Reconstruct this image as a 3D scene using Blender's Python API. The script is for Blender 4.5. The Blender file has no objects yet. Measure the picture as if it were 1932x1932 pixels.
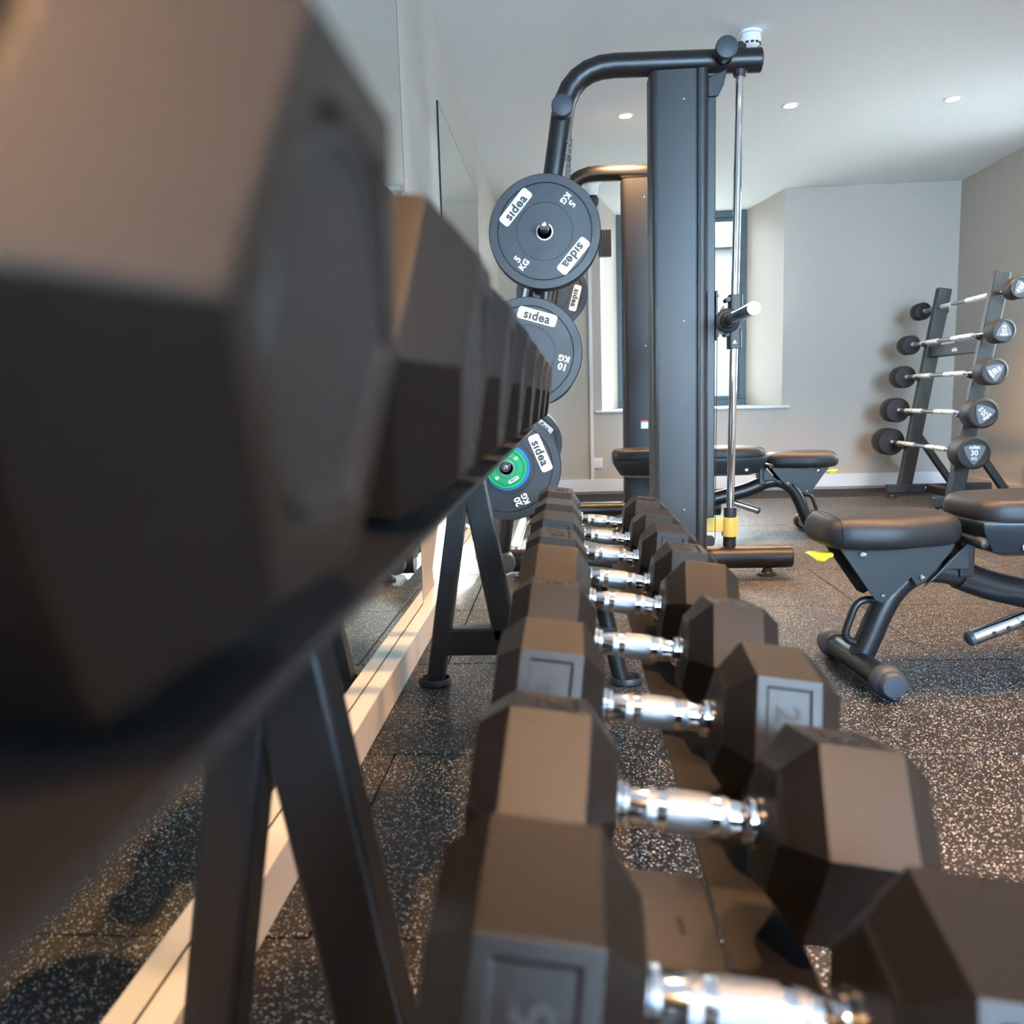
import bpy, bmesh, math, random
from mathutils import Vector, Matrix
random.seed(3)
S = bpy.context.scene
COL = S.collection
PI = math.pi

# ------------------------------------------------------------------ camera
cam_d = bpy.data.cameras.new('camera'); cam = bpy.data.objects.new('camera', cam_d); COL.objects.link(cam)
RGT = Vector((0.99763902, 0.06225306, -0.02899917)); DWN = Vector((-0.02030968, -0.1359328, -0.99050986)); FWD = Vector((-0.0656042, 0.98876025, -0.13434752))
M = Matrix(((RGT.x, -DWN.x, -FWD.x, 0), (RGT.y, -DWN.y, -FWD.y, 0), (RGT.z, -DWN.z, -FWD.z, 0.78), (0, 0, 0, 1)))
cam.matrix_world = M
cam_d.sensor_width = 36; cam_d.lens = 1555.1 / 1932 * 36
cam_d.clip_start = 0.02; cam_d.clip_end = 200
cam_d.dof.use_dof = True; cam_d.dof.focus_distance = 3.3; cam_d.dof.aperture_fstop = 4.4
S.camera = cam
S.view_settings.view_transform = 'Standard'; S.view_settings.look = 'None'
S.view_settings.gamma = 1; S.view_settings.exposure = 0.72
try: S.view_settings.use_curve_mapping = False
except Exception: pass

# ------------------------------------------------------------------ world and large lights
W = bpy.data.worlds.new('sky'); S.world = W; W.use_nodes = True
nt = W.node_tree; nt.nodes.clear()
o = nt.nodes.new('ShaderNodeOutputWorld'); b = nt.nodes.new('ShaderNodeBackground')
sk = nt.nodes.new('ShaderNodeTexSky'); sk.sky_type = 'HOSEK_WILKIE'; sk.turbidity = 4; sk.ground_albedo = 0.4
sk.sun_direction = Vector((0.4, 1.0, 0.42)).normalized()
mx = nt.nodes.new('ShaderNodeMixRGB'); mx.inputs[0].default_value = 0.55; mx.inputs[2].default_value = (0.80, 0.90, 1.0, 1)
nt.links.new(sk.outputs[0], mx.inputs[1]); nt.links.new(mx.outputs[0], b.inputs[0]); b.inputs[1].default_value = 28.0
nt.links.new(b.outputs[0], o.inputs[0])

def light(name, kind, loc, energy, color, rot=None, direction=None, **kw):
    l = bpy.data.lights.new(name, kind); l.energy = energy; l.color = color
    for k, v in kw.items(): setattr(l, k, v)
    ob = bpy.data.objects.new(name, l); COL.objects.link(ob); ob.location = loc
    if direction is not None: ob.rotation_euler = Vector(direction).to_track_quat('-Z', 'Y').to_euler()
    return ob
light('sun', 'SUN', (3, 12, 6), 22.0, (1.0, 0.96, 0.88), direction=(-0.40, -1.0, -0.42), angle=0.012)
# lamps for two added unseen windows, right and behind; portal for the far window
light('added_daylight_right', 'AREA', (3.30, 5.1, 1.5), 14, (0.80, 0.91, 1.0), direction=(-1, -0.1, 0.0), shape='RECTANGLE', size=1.5, size_y=1.4)
light('added_daylight_behind', 'AREA', (1.75, -3.15, 1.6), 460, (0.44, 0.68, 1.0), direction=(0, 1, 0.0), shape='RECTANGLE', size=2.3, size_y=1.35)
pt = light('window_portal', 'AREA', (1.06, 7.72, 1.5), 1, (1, 1, 1), direction=(0, -1, 0), shape='RECTANGLE', size=1.1, size_y=1.7); pt.data.cycles.is_portal = True

# ------------------------------------------------------------------ materials
def mat(name, base, rough=0.5, metal=0.0, spec=0.5, bump=0.0, bscale=400, var=0.0, vscale=8, coat=0.0, rvar=0.0):
    m = bpy.data.materials.new(name); m.use_nodes = True
    n = m.node_tree; p = n.nodes['Principled BSDF']
    p.inputs['Base Color'].default_value = (*base, 1); p.inputs['Roughness'].default_value = rough
    p.inputs['Metallic'].default_value = metal; p.inputs['Specular IOR Level'].default_value = spec
    if coat: p.inputs['Coat Weight'].default_value = coat
    tc = n.nodes.new('ShaderNodeTexCoord')
    if bump:
        t = n.nodes.new('ShaderNodeTexNoise'); t.inputs['Scale'].default_value = bscale; t.inputs['Detail'].default_value = 3
        n.links.new(tc.outputs['Object'], t.inputs['Vector'])
        bp = n.nodes.new('ShaderNodeBump'); bp.inputs['Strength'].default_value = bump; bp.inputs['Distance'].default_value = 0.002
        n.links.new(t.outputs['Fac'], bp.inputs['Height']); n.links.new(bp.outputs[0], p.inputs['Normal'])
    if var or rvar:
        t = n.nodes.new('ShaderNodeTexNoise'); t.inputs['Scale'].default_value = vscale; t.inputs['Detail'].default_value = 5
        n.links.new(tc.outputs['Object'], t.inputs['Vector'])
        if var:
            r = n.nodes.new('ShaderNodeMapRange'); r.inputs['From Min'].default_value = 0.3; r.inputs['From Max'].default_value = 0.7
            r.inputs['To Min'].default_value = 1 - var; r.inputs['To Max'].default_value = 1 + var
            n.links.new(t.outputs['Fac'], r.inputs['Value'])
            c = n.nodes.new('ShaderNodeVectorMath'); c.operation = 'SCALE'; c.inputs[0].default_value = base
            n.links.new(r.outputs[0], c.inputs['Scale']); n.links.new(c.outputs[0], p.inputs['Base Color'])
        if rvar:
            r = n.nodes.new('ShaderNodeMapRange'); r.inputs['From Min'].default_value = 0.3; r.inputs['From Max'].default_value = 0.7
            r.inputs['To Min'].default_value = rough - rvar; r.inputs['To Max'].default_value = rough + rvar
            n.links.new(t.outputs['Fac'], r.inputs['Value']); n.links.new(r.outputs[0], p.inputs['Roughness'])
    return m
def emis(name, col, s):
    m = bpy.data.materials.new(name); m.use_nodes = True; p = m.node_tree.nodes['Principled BSDF']
    p.inputs['Base Color'].default_value = (*col, 1); p.inputs['Emission Color'].default_value = (*col, 1); p.inputs['Emission Strength'].default_value = s
    return m
RUB = mat('black_rubber', (0.0085, 0.0058, 0.0040), 0.40, spec=0.42, bump=0.20, bscale=900, var=0.12, vscale=14)
RUBEND = mat('moulded_rubber', (0.014, 0.014, 0.015), 0.5, bump=0.3, bscale=1200)
BUMP = mat('bumper_rubber', (0.018, 0.022, 0.028), 0.42, bump=0.15, bscale=300, var=0.25, vscale=9, rvar=0.08)
GREEN = mat('green_rubber', (0.0, 0.30, 0.10), 0.42); BLUE = mat('blue_rubber', (0.0, 0.16, 0.48), 0.42)
COATED = mat('powder_coat', (0.012, 0.012, 0.013), 0.34, bump=0.12, bscale=1500)
COLM = mat('column_powder_coat', (0.022, 0.024, 0.027), 0.42, bump=0.12, bscale=1500)
COATG = mat('grey_powder_coat', (0.017, 0.021, 0.023), 0.42, bump=0.1, bscale=1500)
BLKPL = mat('black_plastic', (0.018, 0.019, 0.021), 0.45, bump=0.15, bscale=900)
NAVY = mat('cap_plastic', (0.040, 0.048, 0.062), 0.5)
CHROME = mat('chrome', (0.86, 0.86, 0.87), 0.09, metal=1.0)
STEEL = mat('steel', (0.62, 0.62, 0.62), 0.25, metal=1.0)
BANDST = mat('light_knurled_steel', (0.92, 0.93, 0.93), 0.5, metal=0.6)
BARST = mat('bar_steel', (0.40, 0.40, 0.40), 0.30, metal=1.0)
LEATH = mat('black_leatherette', (0.016, 0.016, 0.018), 0.46, bump=0.35, bscale=550)
SHELL = mat('shell_plastic', (0.022, 0.030, 0.038), 0.35)
YEL = mat('yellow_plastic', (0.62, 0.50, 0.12), 0.4)
YEL2 = mat('bright_yellow_plastic', (0.85, 0.72, 0.03), 0.2)
WHT = mat('white_print', (0.78, 0.80, 0.82), 0.5); DRK = mat('dark_print', (0.020, 0.022, 0.026), 0.5)
GRYP = mat('grey_print', (0.12, 0.14, 0.165), 0.65); RED = mat('orange_print', (0.75, 0.12, 0.05), 0.5)
WALL = mat('taupe_paint', (0.50, 0.45, 0.395), 0.75, bump=0.05, bscale=250)
CEIL = mat('ceiling_paint', (0.86, 0.88, 0.89), 0.9)
WTRIM = mat('white_gloss_trim', (0.78, 0.77, 0.75), 0.22)
SKIRT = mat('white_satin_trim', (0.78, 0.78, 0.80), 0.4)
FRAME = mat('window_frame_grey', (0.055, 0.085, 0.105), 0.45)
BOXW = mat('white_plastic', (0.80, 0.81, 0.80), 0.3)
MIRR = mat('mirror_silver', (0.84, 0.90, 0.88), 0.0, metal=1.0)
EDGE = mat('mirror_edge', (0.005, 0.02, 0.015), 0.2)
LAMP = emis('lamp_glow', (1.0, 0.86, 0.70), 30.0)
def knurl():
    m = mat('knurled_steel', (0.55, 0.57, 0.60), 0.33, metal=1.0)
    n = m.node_tree; p = n.nodes['Principled BSDF']; tc = n.nodes.new('ShaderNodeTexCoord')
    outs = []
    for a in (0.7, -0.7):
        mp = n.nodes.new('ShaderNodeMapping'); mp.inputs['Rotation'].default_value = (a, 0, a)
        w = n.nodes.new('ShaderNodeTexWave'); w.inputs['Scale'].default_value = 160; w.bands_direction = 'X'
        n.links.new(tc.outputs['Object'], mp.inputs[0]); n.links.new(mp.outputs[0], w.inputs[0]); outs.append(w)
    ad = n.nodes.new('ShaderNodeMath'); ad.operation = 'ADD'
    n.links.new(outs[0].outputs['Fac'], ad.inputs[0]); n.links.new(outs[1].outputs['Fac'], ad.inputs[1])
    bp = n.nodes.new('ShaderNodeBump'); bp.inputs['Strength'].default_value = 0.5; bp.inputs['Distance'].default_value = 0.001
    n.links.new(ad.outputs[0], bp.inputs['Height']); n.links.new(bp.outputs[0], p.inputs['Normal'])
    return m
KNURL = knurl()
def floor_mat():
    m = bpy.data.materials.new('speckled_rubber'); m.use_nodes = True
    n = m.node_tree; p = n.nodes['Principled BSDF']; tc = n.nodes.new('ShaderNodeTexCoord')
    geo = n.nodes.new('ShaderNodeNewGeometry')
    nz = n.nodes.new('ShaderNodeTexNoise'); nz.inputs['Scale'].default_value = 150; n.links.new(geo.outputs['Position'], nz.inputs['Vector'])
    mixv = n.nodes.new('ShaderNodeVectorMath'); mixv.operation = 'MULTIPLY_ADD'; mixv.inputs[1].default_value = (0.0045, 0.0045, 0.0)
    n.links.new(nz.outputs['Color'], mixv.inputs[0]); n.links.new(geo.outputs['Position'], mixv.inputs[2])
    fac = None
    for sc, th, dist in ((240, 0.86, 0.40), (430, 0.88, 0.42)):
        v = n.nodes.new('ShaderNodeTexVoronoi'); v.inputs['Scale'].default_value = sc
        n.links.new(mixv.outputs[0], v.inputs['Vector'])
        sp = n.nodes.new('ShaderNodeSeparateColor'); n.links.new(v.outputs['Color'], sp.inputs[0])
        g = n.nodes.new('ShaderNodeMath'); g.operation = 'GREATER_THAN'; g.inputs[1].default_value = th
        n.links.new(sp.outputs[0], g.inputs[0])
        l = n.nodes.new('ShaderNodeMath'); l.operation = 'LESS_THAN'; l.inputs[1].default_value = dist; n.links.new(v.outputs['Distance'], l.inputs[0])
        k = n.nodes.new('ShaderNodeMath'); k.operation = 'MULTIPLY'; n.links.new(g.outputs[0], k.inputs[0]); n.links.new(l.outputs[0], k.inputs[1])
        if fac is None: fac = k
        else:
            a = n.nodes.new('ShaderNodeMath'); a.operation = 'MAXIMUM'; n.links.new(fac.outputs[0], a.inputs[0]); n.links.new(k.outputs[0], a.inputs[1]); fac = a
    mixc = n.nodes.new('ShaderNodeMixRGB'); mixc.inputs[1].default_value = (0.011, 0.011, 0.013, 1); mixc.inputs[2].default_value = (0.60, 0.62, 0.61, 1)
    n.links.new(fac.outputs[0], mixc.inputs[0]); n.links.new(mixc.outputs[0], p.inputs['Base Color'])
    p.inputs['Roughness'].default_value = 0.47; p.inputs['Specular IOR Level'].default_value = 0.4
    t = n.nodes.new('ShaderNodeTexNoise'); t.inputs['Scale'].default_value = 330; n.links.new(geo.outputs['Position'], t.inputs['Vector'])
    bp = n.nodes.new('ShaderNodeBump'); bp.inputs['Strength'].default_value = 0.35; bp.inputs['Distance'].default_value = 0.002
    n.links.new(t.outputs['Fac'], bp.inputs['Height']); n.links.new(bp.outputs[0], p.inputs['Normal'])
    return m
FLOOR = floor_mat()

# ------------------------------------------------------------------ mesh helpers
def obj(name, bm, m, parent=None, smooth=False, bevel=0.0, seg=2, **props):
    me = bpy.data.meshes.new(name); bmesh.ops.recalc_face_normals(bm, faces=bm.faces); bm.to_mesh(me); bm.free()
    if m: me.materials.append(m)
    o = bpy.data.objects.new(name, me); COL.objects.link(o)
    if parent: o.parent = parent
    if smooth:
        for p in me.polygons: p.use_smooth = True
        me.set_sharp_from_angle(angle=math.radians(38))
    if bevel:
        b = o.modifiers.new('bevel', 'BEVEL'); b.width = bevel; b.segments = seg; b.limit_method = 'ANGLE'; b.angle_limit = math.radians(30)
        if seg > 2:
            for p in me.polygons: p.use_smooth = True
            b.harden_normals = False
    for k, v in props.items(): o[k] = v
    return o
def thing(name, label, cat, loc=(0, 0, 0), rotz=0, group=None):
    o = bpy.data.objects.new(name, None); COL.objects.link(o); o.empty_display_size = 0.1
    o.location = loc; o.rotation_euler = (0, 0, rotz); o['label'] = label; o['category'] = cat
    if group: o['group'] = group
    return o
def tag(o, label, cat, group=None):
    o['label'] = label; o['category'] = cat
    if group: o['group'] = group
    return o
def box(bm, x0, x1, y0, y1, z0, z1):
    vs = [bm.verts.new(v) for v in ((x0, y0, z0), (x1, y0, z0), (x1, y1, z0), (x0, y1, z0), (x0, y0, z1), (x1, y0, z1), (x1, y1, z1), (x0, y1, z1))]
    for f in ((0, 3, 2, 1), (4, 5, 6, 7), (0, 1, 5, 4), (1, 2, 6, 5), (2, 3, 7, 6), (3, 0, 4, 7)): bm.faces.new([vs[i] for i in f])
    return bm
def B(*a):
    bm = bmesh.new()
    return box(bm, *a)
def frame_for(d):
    d = Vector(d).normalized(); up = Vector((0, 0, 1)) if abs(d.z) < 0.95 else Vector((0, 1, 0))
    s = d.cross(up).normalized(); u = s.cross(d).normalized()
    return d, s, u
def loft(bm, rings, close=True, cap=True):
    vr = [[bm.verts.new(p) for p in r] for r in rings]
    n = len(vr[0])
    for a, b in zip(vr, vr[1:]):
        for i in range(n if close else n - 1): bm.faces.new((a[i], a[(i + 1) % n], b[(i + 1) % n], b[i]))
    if cap: bm.faces.new(vr[0][::-1]); bm.faces.new(vr[-1])
    return bm
def beam(bm, p0, p1, w, h, side=None):
    p0, p1 = Vector(p0), Vector(p1); d, s, u = frame_for(p1 - p0)
    if side is not None:
        s = Vector(side).normalized(); u = d.cross(s).normalized(); s = u.cross(d).normalized()
    rs = [[p + s * a * w / 2 + u * c * h / 2 for a, c in ((-1, -1), (1, -1), (1, 1), (-1, 1))] for p in (p0, p1)]
    return loft(bm, rs)
def cyl(bm, p0, p1, r, r1=None, n=24):
    p0, p1 = Vector(p0), Vector(p1); d, s, u = frame_for(p1 - p0); r1 = r if r1 is None else r1
    return loft(bm, [[p + (s * math.cos(2 * PI * i / n) + u * math.sin(2 * PI * i / n)) * q for i in range(n)] for p, q in ((p0, r), (p1, r1))])
def lathe(bm, prof, origin=(0, 0, 0), axis=(0, 0, 1), n=32):
    """prof: (distance along axis, radius)"""
    d, s, u = frame_for(axis); o = Vector(origin)
    return loft(bm, [[o + d * t + (s * math.cos(2 * PI * i / n) + u * math.sin(2 * PI * i / n)) * max(r, 1e-4) for i in range(n)] for t, r in prof])
def fillet(pts, r, n=6):
    pts = [Vector(p) for p in pts]; out = [pts[0]]
    for a, b, c in zip(pts, pts[1:], pts[2:]):
        u, v = (a - b), (c - b); k = min(r, u.length * 0.48, v.length * 0.48)
        p, q = b + u.normalized() * k, b + v.normalized() * k
        for i in range(n + 1):
            t = i / n; out.append(p * (1 - t) ** 2 + b * 2 * t * (1 - t) + q * t * t)
    out.append(pts[-1]); return out
def tube(bm, pts, r, n=20, rr=0.0, side=None):
    pts = fillet(pts, rr) if rr else [Vector(p) for p in pts]
    rings = []; s = None
    for i, p in enumerate(pts):
        d = (pts[min(i + 1, len(pts) - 1)] - pts[max(i - 1, 0)]).normalized()
        if s is None: _, s, u = frame_for(d)
        s = (s - d * s.dot(d)).normalized(); u = s.cross(d)
        rings.append([p + (s * math.cos(2 * PI * k / n) + u * math.sin(2 * PI * k / n)) * r for k in range(n)])
    return loft(bm, rings)
def prism(bm, poly, axis, a, b):
    """poly in the plane perpendicular to axis ('X': (y,z), 'Y': (x,z), 'Z': (x,y))"""
    f = {'X': lambda p, t: (t, p[0], p[1]), 'Y': lambda p, t: (p[0], t, p[1]), 'Z': lambda p, t: (p[0], p[1], t)}[axis]
    return loft(bm, [[f(p, t) for p in poly] for t in (a, b)])
def sph(bm, c, r, sx=1, sy=1, sz=1, n=20):
    bmesh.ops.create_uvsphere(bm, u_segments=n, v_segments=n // 2, radius=r, matrix=Matrix.Translation(c) @ Matrix.Diagonal((sx, sy, sz, 1)))
    return bm
_txt = {}
def text_mesh(s, size, depth=0.0006, bold=0.0, spacing=1.0):
    key = (s, size, depth, bold, spacing)
    if key in _txt: return _txt[key]
    c = bpy.data.curves.new('t', 'FONT'); c.body = s; c.size = size; c.align_x = 'CENTER'; c.align_y = 'CENTER'
    c.extrude = depth; c.offset = bold; c.resolution_u = 3; c.space_character = spacing
    o = bpy.data.objects.new('t', c); COL.objects.link(o)
    dg = bpy.context.evaluated_depsgraph_get(); me = bpy.data.meshes.new_from_object(o.evaluated_get(dg))
    bpy.data.objects.remove(o); bpy.data.curves.remove(c); me.name = 'lettering'
    xs = [v.co.x for v in me.vertices]; ys = [v.co.y for v in me.vertices]
    cx, cy = (min(xs) + max(xs)) / 2, (min(ys) + max(ys)) / 2
    for v in me.vertices: v.co.x -= cx; v.co.y -= cy
    _txt[key] = me; return me
def letter(s, size, m, parent, mtx, depth=0.0006, bold=0.0, spacing=1.0, name='lettering'):
    me = text_mesh(s, size, depth, bold, spacing).copy(); me.materials.clear(); me.materials.append(m)
    o = bpy.data.objects.new(name, me); COL.objects.link(o); o.parent = parent; o.matrix_local = mtx; return o
def copy_tree(o, parent=None):
    c = o.copy(); COL.objects.link(c)
    if parent: c.parent = parent; c.matrix_parent_inverse = o.matrix_parent_inverse.copy()
    for ch in list(o.children): copy_tree(ch, c)
    return c
def facing(loc, normal, up):
    """matrix putting +Z of a flat piece along normal and +Y along up"""
    z = Vector(normal).normalized(); y = Vector(up); y = (y - z * y.dot(z)).normalized(); x = y.cross(z)
    m = Matrix((x, y, z)).transposed().to_4x4(); m.translation = Vector(loc); return m
def rrect(w, h, r, n=4):
    pts = []
    for cx, cy, a in ((w / 2 - r, h / 2 - r, 0), (-w / 2 + r, h / 2 - r, 90), (-w / 2 + r, -h / 2 + r, 180), (w / 2 - r, -h / 2 + r, 270)):
        for i in range(n + 1):
            t = math.radians(a + 90 * i / n); pts.append((cx + r * math.cos(t), cy + r * math.sin(t)))
    return pts

# ------------------------------------------------------------------ the room
XL, XR, YB, YN, ZC = -0.508, 3.12, 6.90, -3.0, 2.37
def struct(name, bm, m, parent=None, **kw):
    o = obj(name, bm, m, parent, **kw)
    if not parent: o['kind'] = 'structure'
    return o
fl = struct('floor', B(XL - 0.1, XR + 0.1, YN - 0.1, YB + 0.9, -0.12, -0.02), mat('screed', (0.02, 0.02, 0.02), 0.9))
RH, TW, GAP = 0.6375, 1.43, 0.0035
tile_me = None
rows = {0: -0.395, 1: 0.31, 2: 1.065, 3: -0.365, -1: 0.6, 4: 0.45}
for r in range(-6, 9):
    y0 = 1.103 + RH * r
    if r == 8: continue
    off = rows.get(r, (0.37 * r) % TW)
    k0 = math.floor((XL - off) / TW); x = off + k0 * TW
    while x < XR:
        a, c = max(x, XL), min(x + TW, XR); d0, d1 = max(y0, YN), min(y0 + RH, YB)
        if c - a > 0.02 and d1 - d0 > 0.02:
            t = obj('rubber_tile', B(a + GAP / 2, c - GAP / 2, d0 + GAP / 2, d1 - GAP / 2, -0.02, random.uniform(-0.0006, 0.0)), FLOOR, fl, bevel=0.0015, seg=1)
        x += TW
bm = bmesh.new(); box(bm, XL - 0.1, XR + 0.3, YN - 0.2, YB + 0.9, ZC, ZC + 0.1)
struct('ceiling', bm, CEIL)
struct('wall_left', B(XL - 0.12, XL, YN, YB, -0.02, ZC), WALL)
# right wall with an added, unseen window opening (y 4.4 to 5.8)
bm = bmesh.new()
for a in ((YN, 4.4, -0.02, ZC), (5.8, YB, -0.02, ZC), (4.4, 5.8, -0.02, 0.7), (4.4, 5.8, 2.25, ZC)): box(bm, XR, XR + 0.15, *a)
struct('wall_right', bm, WALL)
bm = bmesh.new()
for a in ((XL, 0.55, -0.02, ZC), (2.95, XR, -0.02, ZC), (0.55, 2.95, -0.02, 0.9), (0.55, 2.95, 2.3, ZC)): box(bm, a[0], a[1], YN - 0.12, YN, a[2], a[3])
struct('wall_front', bm, WALL)
struct('added_light_block', B(XL, 0.32, -0.62, -0.50, -0.02, ZC), mat('light_block_dark', (0.03, 0.03, 0.032), 0.7))  # added unseen wall, kept dark, blocks light from behind the camera
# back wall with the deep splayed window recess
WX0, WX1, RX0, RX1, YW, ZS = 0.49, 1.63, 0.315, 1.77, 7.60, 0.655
bm = bmesh.new()
box(bm, XL - 0.12, RX0, YB, YB + 0.01, -0.02, ZC); box(bm, RX1, XR + 0.15, YB, YB + 0.01, -0.02, ZC); box(bm, RX0, RX1, YB, YB + 0.01, -0.02, ZS)
prism(bm, [(RX0, YB + 0.01), (WX0, YW), (WX0, YW + 0.14), (XL - 0.12, YW + 0.14), (XL - 0.12, YB + 0.01)], 'Z', -0.02, ZC)
prism(bm, [(RX1, YB + 0.01), (XR + 0.15, YB + 0.01), (XR + 0.15, YW + 0.14), (WX1, YW + 0.14), (WX1, YW)], 'Z', -0.02, ZC)
prism(bm, [(RX0, YB + 0.01), (RX1, YB + 0.01), (WX1, YW + 0.14), (WX0, YW + 0.14)], 'Z', -0.02, ZS - 0.001)
struct('wall_back', bm, WALL)
sill = struct('trim_1', prism(bmesh.new(), [(RX0 - 0.06, YB - 0.03), (RX1 + 0.06, YB - 0.03), (RX1 + 0.06, YB), (RX1, YB + 0.005), (WX1, YW), (WX0, YW), (RX0, YB + 0.005), (RX0 - 0.06, YB)], 'Z', ZS, ZS + 0.018), SKIRT, bevel=0.005)
def window(name, x0, x1, z0, z1, y, mid=None, axis='Y'):
    t = bpy.data.objects.new(name, None); COL.objects.link(t); t['kind'] = 'structure'
    f = 0.06; bm = bmesh.new()
    def bb(a0, a1, c0, c1, dy0=0.0, dy1=0.07):
        if axis == 'Y': box(bm, a0, a1, y + dy0, y + dy1, c0, c1)
        else: box(bm, y + dy0, y + dy1, a0, a1, c0, c1)
    bb(x0, x1, z0, z0 + f); bb(x0, x1, z1 - f, z1); bb(x0, x0 + f, z0 + f, z1 - f); bb(x1 - f, x1, z0 + f, z1 - f)
    obj('window_frame', bm, FRAME, t, bevel=0.004)
    panes = []
    spans = [(x0 + f, x1 - f)] if mid is None else [(x0 + f, mid - 0.03), (mid + 0.03, x1 - f)]
    if mid is not None:
        bm = bmesh.new(); bb(mid - 0.03, mid + 0.03, z0 + f, z1 - f); obj('mullion', bm, FRAME, t, bevel=0.004)
    for a, c in spans:
        bm = bmesh.new(); g = 0.03
        bb(a, c, z0 + f, z0 + f + g, 0.015, 0.06); bb(a, c, z1 - f - g, z1 - f, 0.015, 0.06); bb(a, a + g, z0 + f + g, z1 - f - g, 0.015, 0.06); bb(c - g, c, z0 + f + g, z1 - f - g, 0.015, 0.06)
        obj('sash', bm, FRAME, t, bevel=0.003)
        bm = bmesh.new(); bb(a + g, c - g, z0 + f + g, z1 - f - g, 0.035, 0.041); obj('pane', bm, GLASS, t)
    return t
GLASS = bpy.data.materials.new('window_glass'); GLASS.use_nodes = True
n = GLASS.node_tree; n.nodes.clear(); oo = n.nodes.new('ShaderNodeOutputMaterial'); tr = n.nodes.new('ShaderNodeBsdfTransparent'); gl = n.nodes.new('ShaderNodeBsdfGlossy'); ms = n.nodes.new('ShaderNodeMixShader')
gl.inputs['Roughness'].default_value = 0.02; tr.inputs[0].default_value = (0.93, 0.96, 0.95, 1); fr = n.nodes.new('ShaderNodeFresnel'); fr.inputs[0].default_value = 1.35
n.links.new(fr.outputs[0], ms.inputs[0]); n.links.new(tr.outputs[0], ms.inputs[1]); n.links.new(gl.outputs[0], ms.inputs[2]); n.links.new(ms.outputs[0], oo.inputs[0])
window('window_1', WX0, WX1, ZS + 0.02, ZC, YW, mid=0.92)
window('added_window_right', 4.4, 5.8, 0.7, 2.25, XR + 0.05, mid=5.1, axis='X')  # added out of view to steer the daylight from the right
window('added_window_behind', 0.55, 2.95, 0.9, 2.3, YN - 0.1, mid=1.75)  # added out of view to bring cool light from behind the camera
struct('baseboard_back', B(XL, XR, YB - 0.016, YB, 0, 0.105), SKIRT, bevel=0.004)
struct('baseboard_right', B(XR - 0.014, XR, YN, YB - 0.016, 0, 0.10), WALL, bevel=0.004)
tk = struct('baseboard_left', B(XL, -0.458, YN, YB - 0.016, 0.0, 0.09), WTRIM, bevel=0.0025)
struct('trim_2', B(0.212, 0.24, YB - 0.014, YB, 0.105, ZC), SKIRT, bevel=0.003)

def mirror(label, y0, y1):
    t = thing('wall_mirror', label, 'mirror', (XL, y0, 0.091), group='mirrors on the left wall')
    obj('glass', B(0.0005, 0.0075, 0.002, y1 - y0 - 0.002, 0.0022, 1.938), MIRR, t)
    bm = bmesh.new(); box(bm, 0.0003, 0.008, 0, 0.002, 0, 1.94); box(bm, 0.0003, 0.008, y1 - y0 - 0.002, y1 - y0, 0, 1.94); box(bm, 0.0003, 0.008, 0, y1 - y0, 1.938, 1.94); box(bm, 0.0003, 0.0085, 0, y1 - y0, -0.0008, 0.0022)
    obj('polished_edge', bm, EDGE, t)
    return t
mirror('large frameless wall mirror behind the dumbbell rack, nearest the camera', -1.2, 2.76)
mirror('narrower frameless wall mirror with a dark edge, beyond the first mirror behind the weight plates', 3.62, 5.18)

# ------------------------------------------------------------------ ceiling fittings
def downlight(x, y, label, seen=True):
    t = thing('downlight', label, 'light', (x, y, ZC), group='recessed ceiling downlights')
    lathe_bm = lathe(bmesh.new(), [(0, 0.046), (-0.004, 0.044), (-0.004, 0.036), (-0.001, 0.034), (-0.001, 0.001)][::-1], n=28)
    obj('bezel', lathe_bm, BOXW, t, smooth=True)
    obj('bulb', cyl(bmesh.new(), (0, 0, -0.0045), (0, 0, -0.0015), 0.031, n=24), LAMP, t)
    l = light('downlight_beam', 'SPOT', (0, 0, -0.02), DL, (1.0, 0.53, 0.22), spot_size=math.radians(105), spot_blend=0.7, shadow_soft_size=0.035)
    l.rotation_euler = (0, 0, 0); l.parent = t
    return t
DL = 140
downlight(0.383, 5.0, 'small round lit downlight seen between the curved top tube and the column')
downlight(1.299, 4.97, 'small round lit downlight just right of the chrome guide rod, middle of the far row')
downlight(2.192, 5.0, 'small round lit downlight furthest right on the ceiling')
for x in (0.30, 1.25, 2.2):
    for y in (2.3, -0.4):
        downlight(x, y, 'ceiling downlight %s, %s the camera' % ({0.30: 'nearest the mirrored wall', 1.25: 'in the middle of its row', 2.2: 'nearest the right wall'}[x], 'in the row in front of' if y > 0 else 'in the row behind'))
t = thing('smoke_detector', 'white round smoke detector on the ceiling above the end of the machine top tube', 'smoke detector', (0.86, 3.98, ZC))
obj('base', lathe(bmesh.new(), [(0, 0.05), (-0.012, 0.052), (-0.014, 0.046)], n=32), BOXW, t, smooth=True)
obj('housing', lathe(bmesh.new(), [(-0.013, 0.044), (-0.04, 0.047), (-0.055, 0.042), (-0.066, 0.026), (-0.068, 0.001)], n=32), BOXW, t, smooth=True)
bm = bmesh.new()
for i in range(12):
    a = 2 * PI * i / 12; box(bm, -0.007, 0.007, -0.002, 0.002, -0.004, 0.004)
    bmesh.ops.rotate(bm, verts=bm.verts[-8:], cent=(0, 0, 0), matrix=Matrix.Rotation(a + PI / 2, 3, 'Z')); bmesh.ops.translate(bm, verts=bm.verts[-8:], vec=(0.0435 * math.cos(a), 0.0435 * math.sin(a), -0.053))
obj('vent_slots', bm, BLKPL, t)
t = thing('security_camera', 'small dark dome camera under the ceiling beside the window recess', 'camera', (0.235, 6.35, ZC))
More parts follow.
